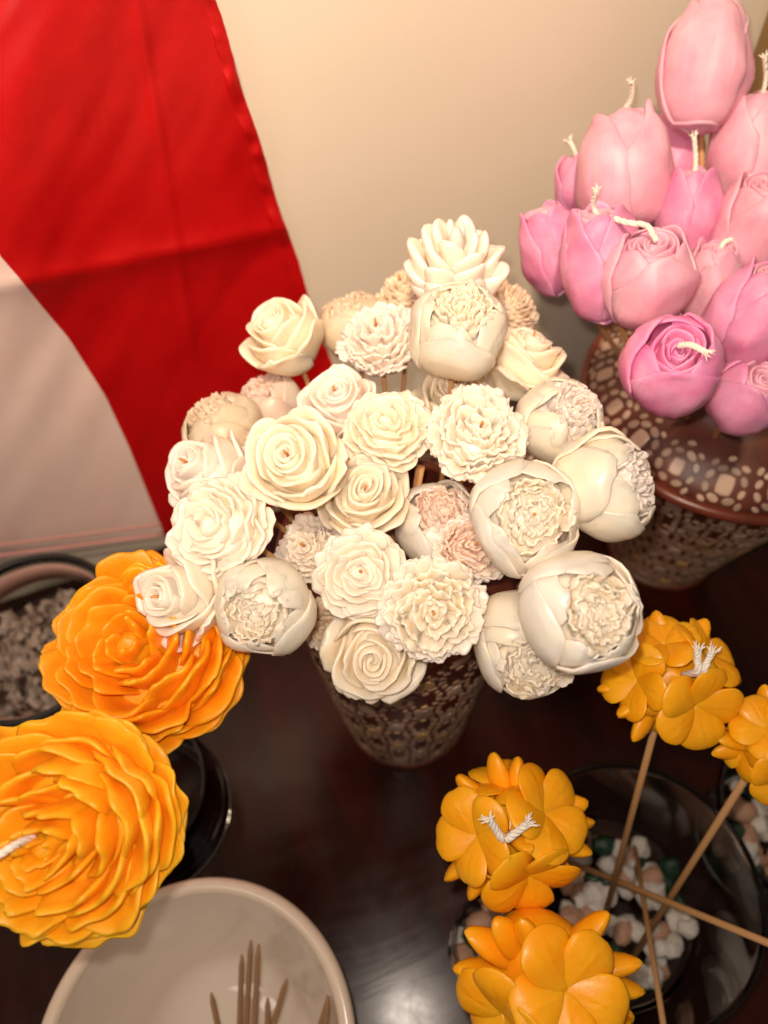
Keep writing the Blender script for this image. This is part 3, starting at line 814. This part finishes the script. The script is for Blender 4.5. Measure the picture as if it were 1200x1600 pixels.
# ------------------------------------------------------------------ orange frangipani clusters
def floret_geo(rng, R):
    base = ellipsoid(.30, .30, .16, (0, 0, -.26), 14, 8)
    pts = []
    for i in range(5):
        V, F = ellipsoid(.50, .50, .085, (0, 0, 0), 26, 14)
        V = np.array(V)
        x = V[:, 0].copy(); y = V[:, 1].copy()
        V[:, 1] *= np.clip(.66 + .50 * (x + .5), .6, 1.0)                      # narrower towards the throat
        V[:, 0] -= .05 * np.exp(-(y / .12) ** 2) * (x > .2) * rng.random()
        up = V[:, 2] > 0
        V[:, 2] += .010 * np.sin(30 * y + rng.random() * 6) * up * (1 - (x / .5) ** 2).clip(0, 1)
        V[:, 2] += .17 * (1 - np.exp(-((x + .5) / .45) ** 2)) - .36 * np.clip(x - .1, 0, 1) ** 2 - .16 * y ** 2
        tw = .20 + .06 * (rng.random() - .5)                                   # pinwheel overlap
        V[:, 2] += tw * V[:, 1]
        sc_ = .94 + .12 * rng.random()
        V[:, :2] *= sc_; V[:, 0] += .51; V[:, 2] -= .10
        a = 2 * math.pi * i / 5 + .12 * (rng.random() - .5); c, q = math.cos(a), math.sin(a)
        V = np.stack([V[:, 0] * c - V[:, 1] * q, V[:, 0] * q + V[:, 1] * c, V[:, 2]], 1)
        pts.append((V, F))
    return base, pts

def cluster(label, px, py, d, rpx, axis, florets, buds, seed, stick_to, wick_dir=None, fr=.53):
    rng = random.Random(seed); R = rpx * d / 1200.0
    M = frame(at(px, py, d), cdir(axis)); root = empty('frangipani_candle', M, label, 'wax flower cluster', 'orange frangipani wax candles')
    inv = M.inverted().to_3x3()
    build('core', ellipsoid(R * .62, R * .62, R * .62, (0, 0, -R * .1), 24, 14, .05, rng), WAX['amber'], root)
    for (a, b, c, s) in florets:
        dr = (inv @ cdir((a, b, c))).normalized()
        ctr = dr * R * (.76 if c > .45 else (.60 if c > 0 else .42))
        Mf = Matrix.Translation(ctr) @ dr.to_track_quat('Z', 'Y').to_matrix().to_4x4() @ Matrix.Rotation(rng.random() * 6.28, 4, 'Z')
        base, pets = floret_geo(rng, R)
        q = R * fr * s
        fo = build('floret', (np.array(base[0]) * q, base[1]), WAX['amber'], root); fo.matrix_local = Mf
        for g in pets: build('petal', (np.array(g[0]) * q, g[1]), WAX['amber'], fo)
    for (a, b, c, s) in buds:
        dr = (inv @ cdir((a, b, c))).normalized()
        bl = R * .29 * s
        V, F = ellipsoid(R * .12 * (.8 + .4 * s), R * .12 * (.8 + .4 * s), bl, (0, 0, 0), 12, 10, .05, rng)
        V = np.array(V); V[:, 0:2] *= (1 - .10 * V[:, 2:3] / bl); V[:, 1] *= .78; V[:, 0] *= 1.30; V[:, 2] += .03 * R * np.cos(V[:, 0] / R * 14)
        Mf = Matrix.Translation(dr * R * (.70)) @ dr.to_track_quat('Z', 'Y').to_matrix().to_4x4() @ Matrix.Rotation(rng.random() * 3, 4, 'Z')
        bo = build('bud', (V, F), WAX['amber'], root); bo.matrix_local = Mf
    if stick_to is not None:
        b = M.inverted() @ Vector(stick_to)
        build('stick', tube([b * .08, b * .5, b], .0019, 10), M_STICK, root)
    if wick_dir:
        for k, wd in enumerate(wick_dir):
            a = (inv @ cdir(wd[0])).normalized(); e = (inv @ cdir(wd[1])).normalized()
            P = [a * R * .55, a * R * .98, a * R * 1.0 + e * R * .16, a * R * 1.02 + e * R * wd[2]]
            build('wick', wick_geo(P, .0017, rng, 14, 3.0), M_WICK, root)
    return root
back = [(-.7, .2, -.7, .8), (.7, .2, -.7, .8), (0, -.7, -.7, .8), (0, .7, -.7, .8)]
J1 = Vector(on_z(993, 1390, 0.098)); J1.z = 0
JR = .070
cluster('orange frangipani candle with a split white wick, floating left of the glass jar rim', 795, 1290, .372, 122, (-.2, .2, .95),
        [(-.62, .12, .66, 1.12), (.46, .46, .66, 1.15), (.20, -.50, .78, 1.2), (-.55, -.72, .25, .95), (.90, -.12, .2, .95), (-.1, .95, .15, 1)] + back,
        [(-.74, .78, .25, 1), (-.22, 1, .15, 1), (.1, 1, .2, .8), (1, .40, .2, 1.1), (1, .10, .15, 1.2), (.9, -.18, .35, 1.1), (-.85, -.62, .2, 1.1), (-.55, -.85, .25, 1), (.75, -.6, .2, .9), (.1, .1, 1, .8)],
        601, on_z(770, 1480, .02), [((-.22, .22, .9), (-.45, .75, .3), .34), ((-.16, .22, .9), (.55, .6, .3), .34)])
cluster('orange frangipani candle lowest in the picture, just below the one with the split wick', 848, 1520, .345, 140, (.0, .1, 1),
        [(.14, .30, .90, 1.25), (-.68, -.22, .62, 1.15), (.45, -.65, .55, 1.1), (.85, .1, .3, .95), (-.2, -.95, .4, 1)] + back,
        [(-.85, .55, .2, 1.2), (-.55, .70, .3, 1.0), (-.28, .75, .4, .9), (.62, .75, .25, 1.2), (.95, .28, .3, 1.25), (.98, -.05, .25, 1.2), (.95, -.4, .2, 1.1), (-1, .1, .1, 1)],
        602, on_z(800, 1500, .02))
cluster('orange frangipani candle on a long stick, under the largest ivory bud', 1043, 1063, .385, 108, (.1, .2, .95),
        [(.20, -.30, .92, 1.25), (-.72, .12, .5, 1.1), (.5, .60, .5, 1.05), (-.25, .8, .5, 1), (-.4, -.8, .3, .95), (.95, .0, .2, .9)] + back,
        [(-.75, -.35, .4, 1.1), (-.55, -.7, .3, 1.1), (1, .02, .1, 1), (.95, -.28, .1, 1), (.5, .85, .1, 1.1), (-.2, 1, .1, 1.1), (-.95, -.1, .1, 1.1), (-.45, .9, .1, 1)],
        603, on_z(942, 1442, .030), [((.05, .32, .9), (-.1, .9, .2), .30), ((.12, .32, .9), (.3, .9, .2), .28)])
cluster('orange frangipani candle cut off by the right edge', 1200, 1160, .375, 92, (.2, .1, .95),
        [(-.02, -.45, .85, 1.25), (-.35, .5, .7, 1.1), (.8, .3, .5, 1.1), (-.8, -.2, .3, .9)] + back,
        [(-.95, .15, .3, 1.2), (-.7, .7, .2, 1), (-.95, -.15, .1, 1), (-.1, 1, .1, 1)],
        604, on_z(985, 1502, .025))

# ------------------------------------------------------------------ glass jars with pebbles
M_GLASS = glass('clear_glass')
M_GLASSD = glass('smoky_glass', (0.78, 0.80, 0.76))
PEB = {'white': plain('white_pebble', (0.62, 0.58, 0.52), (0.80, 0.76, 0.70), .6),
       'peach': plain('peach_pebble', (0.45, 0.24, 0.15), (0.62, 0.38, 0.26), .6),
       'green': plain('green_glass_pebble', (0.006, 0.028, 0.014), (0.015, 0.06, 0.03), .2)}
def pebble_mesh(rng):
    V, F = ellipsoid(1, .78, .62, (0, 0, 0), 9, 6)
    V = np.array(V)
    for _ in range(7):
        n = np.array([rng.gauss(0, 1) for _ in range(3)]); n /= np.linalg.norm(n)
        dd = V @ n; lim = .55 + .25 * rng.random()
        V = V - np.outer(np.clip(dd - lim, 0, 9), n)
    return V.tolist(), F
prng = random.Random(77)
PM = {}
for c in PEB:
    L_ = []
    for k in range(4):
        V, F = pebble_mesh(prng); me = bpy.data.meshes.new('pebble'); me.from_pydata(V, [], F); me.update(); me.materials.append(PEB[c]); L_.append(me)
        me.polygons.foreach_set('use_smooth', [k == 0] * len(me.polygons))
    PM[c] = L_
def glass_jar(label, c, R, h, rb, mat=M_GLASS, name='glass_jar', rings=False):
    root = empty(name, Vector((c[0], c[1], 0.001)), label, 'glass jar', 'glass jars of pebbles')
    t = .0032
    out = smooth_path([(rb * .92, 0), (rb, .004), (rb + (R - rb) * .55, h * .45), (R, h * .9), (R, h)], 22)
    inn = smooth_path([(R - t, h), (R - t, h * .9), (rb + (R - rb) * .55 - t, h * .45), (rb - t, .010), (rb * .80, .006)], 22)
    prof = [(0.001, 0)] + [tuple(p) for p in out] + [(R - t * .5, h + .0012)] + [tuple(p) for p in inn] + [(0.001, .006)]
    build('glass_wall', lathe(prof, 80), mat, root)
    return root
def pebbles(c, R, n, z0, layers, seed, mix, where, group, size=.0088, root_z=.012):
    rng = random.Random(seed)
    for i in range(n):
        a = i * 2.399963 + rng.random() * .5; q = R * math.sqrt((i + .5) / n) if layers == 1 else R * math.sqrt(rng.random())
        z = z0 + size * .5 + (i % layers) * size * .95 + rng.random() * .003
        col = rng.choices(['white', 'peach', 'green'], mix)[0]
        o = bpy.data.objects.new('pebble', PM[col][rng.randrange(4)]); sc.collection.objects.link(o)
        s = size * (.75 + .6 * rng.random())
        o.location = (c[0] + q * math.cos(a), c[1] + q * math.sin(a), z)
        o.rotation_euler = (rng.random() * .9, rng.random() * .9, rng.random() * 6.28); o.scale = (s, s, s)
        tag(o, '%s pebble lying %s' % ({'white': 'white chalky', 'peach': 'peach-brown', 'green': 'dark green glassy'}[col], where), 'pebble', '%s %s' % (col, group))
glass_jar('clear round glass jar of white and green pebbles at the lower right crossed by sticks', J1, .0765, .098, .063)
pebbles(J1, .053, 95, .010, 2, 5, (5, 3, 2), 'on the bottom of the glass jar crossed by sticks', 'pebbles in the jar crossed by sticks')
J2 = Vector(on_z(1262, 1275, .08)); J2.z = 0
glass_jar('glass jar of pebbles cut off by the right edge, behind another jar', J2, .058, .085, .048)
pebbles(J2, .041, 70, .010, 3, 6, (4, 3, 3), 'on the bottom of the glass jar at the right edge', 'pebbles in the right edge jar')
J3 = Vector(on_z(782, 1478, .05)); J3.z = 0
glass_jar('small glass jar of pebbles hidden under the two lower orange frangipani candles', J3, .032, .060, .030)
pebbles(J3, .028, 40, .010, 3, 9, (2, 4, 2), 'in the small jar under the orange frangipani candles', 'pebbles in the small jar')

# sticks whose flowers are outside the frame
def lone_stick(a, b, label, r=.0019, mat=None):
    a = Vector(a); b = Vector(b)
    o = build('wooden_stick', tube([(0, 0, 0), (b - a) * .5, b - a], r, 10), mat or M_STICK); o.matrix_world = Matrix.Translation(a)
    tag(o, label, 'stick')
lone_stick(on_z(862, 1335, .018), at(1290, 1510, .36), 'slanting wooden stick lying over the jar rim and running out at the right edge')
lone_stick(on_z(990, 1310, .022), at(1046, 1660, .40), 'wooden stick leaning over the jar towards the bottom edge', .0017)

# ------------------------------------------------------------------ dark glass jar under the orange peonies
root = empty('glass_vase', Vector((GJ.x, GJ.y, .001)), 'dark ribbed glass vase standing under the orange peonies', 'glass vase')
prof = [(0.001, 0), (.050, 0), (.057, .004)]
for k in range(9):
    z = .008 + k * .007; prof += [(.0600 - .0004 * k, z), (.0585 - .0004 * k, z + .0035)]
prof += [(.055, .073), (.054, .075), (.0525, .073), (.0525, .05), (.0535, .02), (.050, .010), (.001, .008)]
build('glass_wall', lathe(prof, 80), M_GLASSD, root)
build('dark_base', lathe([(.001, .0082), (.044, .0084), (.047, .010), (.046, .014), (.020, .015), (.012, .022), (.001, .023)], 48), plain('dark_resin', (.010, .008, .007), (.03, .018, .012), .25), root)

# ------------------------------------------------------------------ glass bowl of shavings (left, back)
BC = Vector(on_z(62, 1010, .075)); BC.z = 0
root = empty('glass_bowl', Vector((BC.x, BC.y, .001)), 'black-rimmed glass bowl of pale shavings at the left edge behind the orange peony', 'bowl')
b_out = smooth_path([(.030, 0), (.050, .006), (.070, .04), (.072, .075), (.068, .095)], 20)
b_in = smooth_path([(.0655, .095), (.0695, .075), (.0675, .041), (.048, .010), (.028, .004)], 20)
build('glass_wall', lathe([(.001, 0)] + [tuple(p) for p in b_out] + [tuple(p) for p in b_in] + [(.001, .004)], 72), M_GLASS, root)
build('black_rim', lathe([(.0685 + .0024 * math.cos(a), .0965 + .0022 * math.sin(a)) for a in np.linspace(0, 2 * math.pi, 13)], 72), plain('black_rubber', (.010, .008, .007), (.02, .016, .014), .4), root)
build('pink_reflection_band', lathe([(.0640, .070), (.0655, .082), (.0640, .0915), (.0630, .0915), (.0640, .082), (.0625, .070), (.0640, .070)], 60), plain('pink_reflection_tint', (.50, .28, .24), (.60, .36, .30), .3), root)  # pinkish reflection in the glass, modelled as a solid pink band
sh = MB(); rng = random.Random(21)
for i in range(300):
    a = rng.random() * 6.28; q = .058 * math.sqrt(rng.random()); z = .050 + .016 * rng.random() * (1 - q / .09)
    L = .009 + .010 * rng.random(); w2 = .0022 + .003 * rng.random(); cr = .003 + .004 * rng.random()
    Mx = Euler((rng.random() * 6.28, rng.random() * 1.2, rng.random() * 6.28)).to_matrix()
    V = []
    for k in range(7):
        t = (k / 6 - .5) * L / cr
        for s_ in (-1, 1):
            p_ = Mx @ Vector((cr * math.sin(t), s_ * w2, cr * (1 - math.cos(t)))); V.append((p_.x + q * math.cos(a), p_.y + q * math.sin(a), p_.z + z))
    sh.add(V, grid_faces(7, 2))
ob = stuff(sh.build('shavings', plain('pale_shavings', (.30, .23, .18), (.58, .48, .40), .5), root))
build('filling', lathe([(.001, .052), (.050, .050), (.064, .044), (.060, .020), (.040, .008), (.001, .008)], 40), plain('brown_filling', (.05, .028, .018), (.12, .07, .045), .7), root)

# ------------------------------------------------------------------ white bowl with sticks (bottom left)
CZ = .115
CC = Vector(on_z(302, 1650, CZ)); CC.z = 0
root = empty('ceramic_bowl', Vector((CC.x, CC.y, .001)), 'white ceramic bowl with a thick cream rim holding brown sticks at the bottom edge', 'bowl')
CR = .0885
body = smooth_path([(.042, 0), (.050, .004), (.066, .04), (.079, .085), (CR - .001, CZ - .004)], 24)
inn = smooth_path([(CR - .0085, CZ - .004), (.073, .080), (.060, .042), (.046, .014), (.001, .008)], 24)
build('outer_wall', lathe([(.001, 0)] + [tuple(p) for p in body], 96), ceramic('white_glaze', (.72, .64, .56)), root)
build('inner_wall', lathe([tuple(p) for p in inn], 96), ceramic('grey_white_glaze', (.80, .71, .62), .06), root)
build('rim', lathe([(CR - .0045 + .0046 * math.cos(a), CZ - .003 + .0046 * math.sin(a)) for a in np.linspace(math.pi * 1.25, -math.pi * .25, 18)], 96), ceramic('cream_rim_glaze', (.82, .68, .54), .2), root)
S = [((380, 1700), .02, (392, 1470), .095), ((372, 1690), .02, (378, 1492), .085), ((392, 1710), .02, (404, 1476), .1), ((400, 1690), .02, (448, 1530), .085),
     ((360, 1700), .02, (330, 1552), .075), ((470, 1700), .03, (522, 1535), .095), ((500, 1700), .03, (512, 1560), .09), ((420, 1700), .02, (418, 1560), .07)]
SL = ['tallest near-upright brown skewer of the sheaf in the white ceramic bowl', 'brown skewer just left of the tallest one in the white bowl', 'brown skewer just right of the tallest one in the white bowl',
      'brown skewer slanting right away from the sheaf in the white bowl', 'leftmost brown skewer in the white bowl, leaning left', 'long brown skewer slanting to the right rim of the white bowl',
      'short brown skewer beside the right rim of the white bowl', 'shortest brown skewer in the middle of the white bowl']
for i, (a, za, b, zb) in enumerate(S):
    A = on_z(a[0], a[1], za); B = on_z(b[0], b[1], zb)
    o = build('wooden_skewer', tube([(0, 0, 0), (B - A) * .5, (B - A) * .92, (B - A)], [.0019, .0019, .0017, .0007], 10), M_STICKD)
    o.matrix_world = Matrix.Translation(A)
    tag(o, SL[i], 'stick', 'brown skewers in the white ceramic bowl')
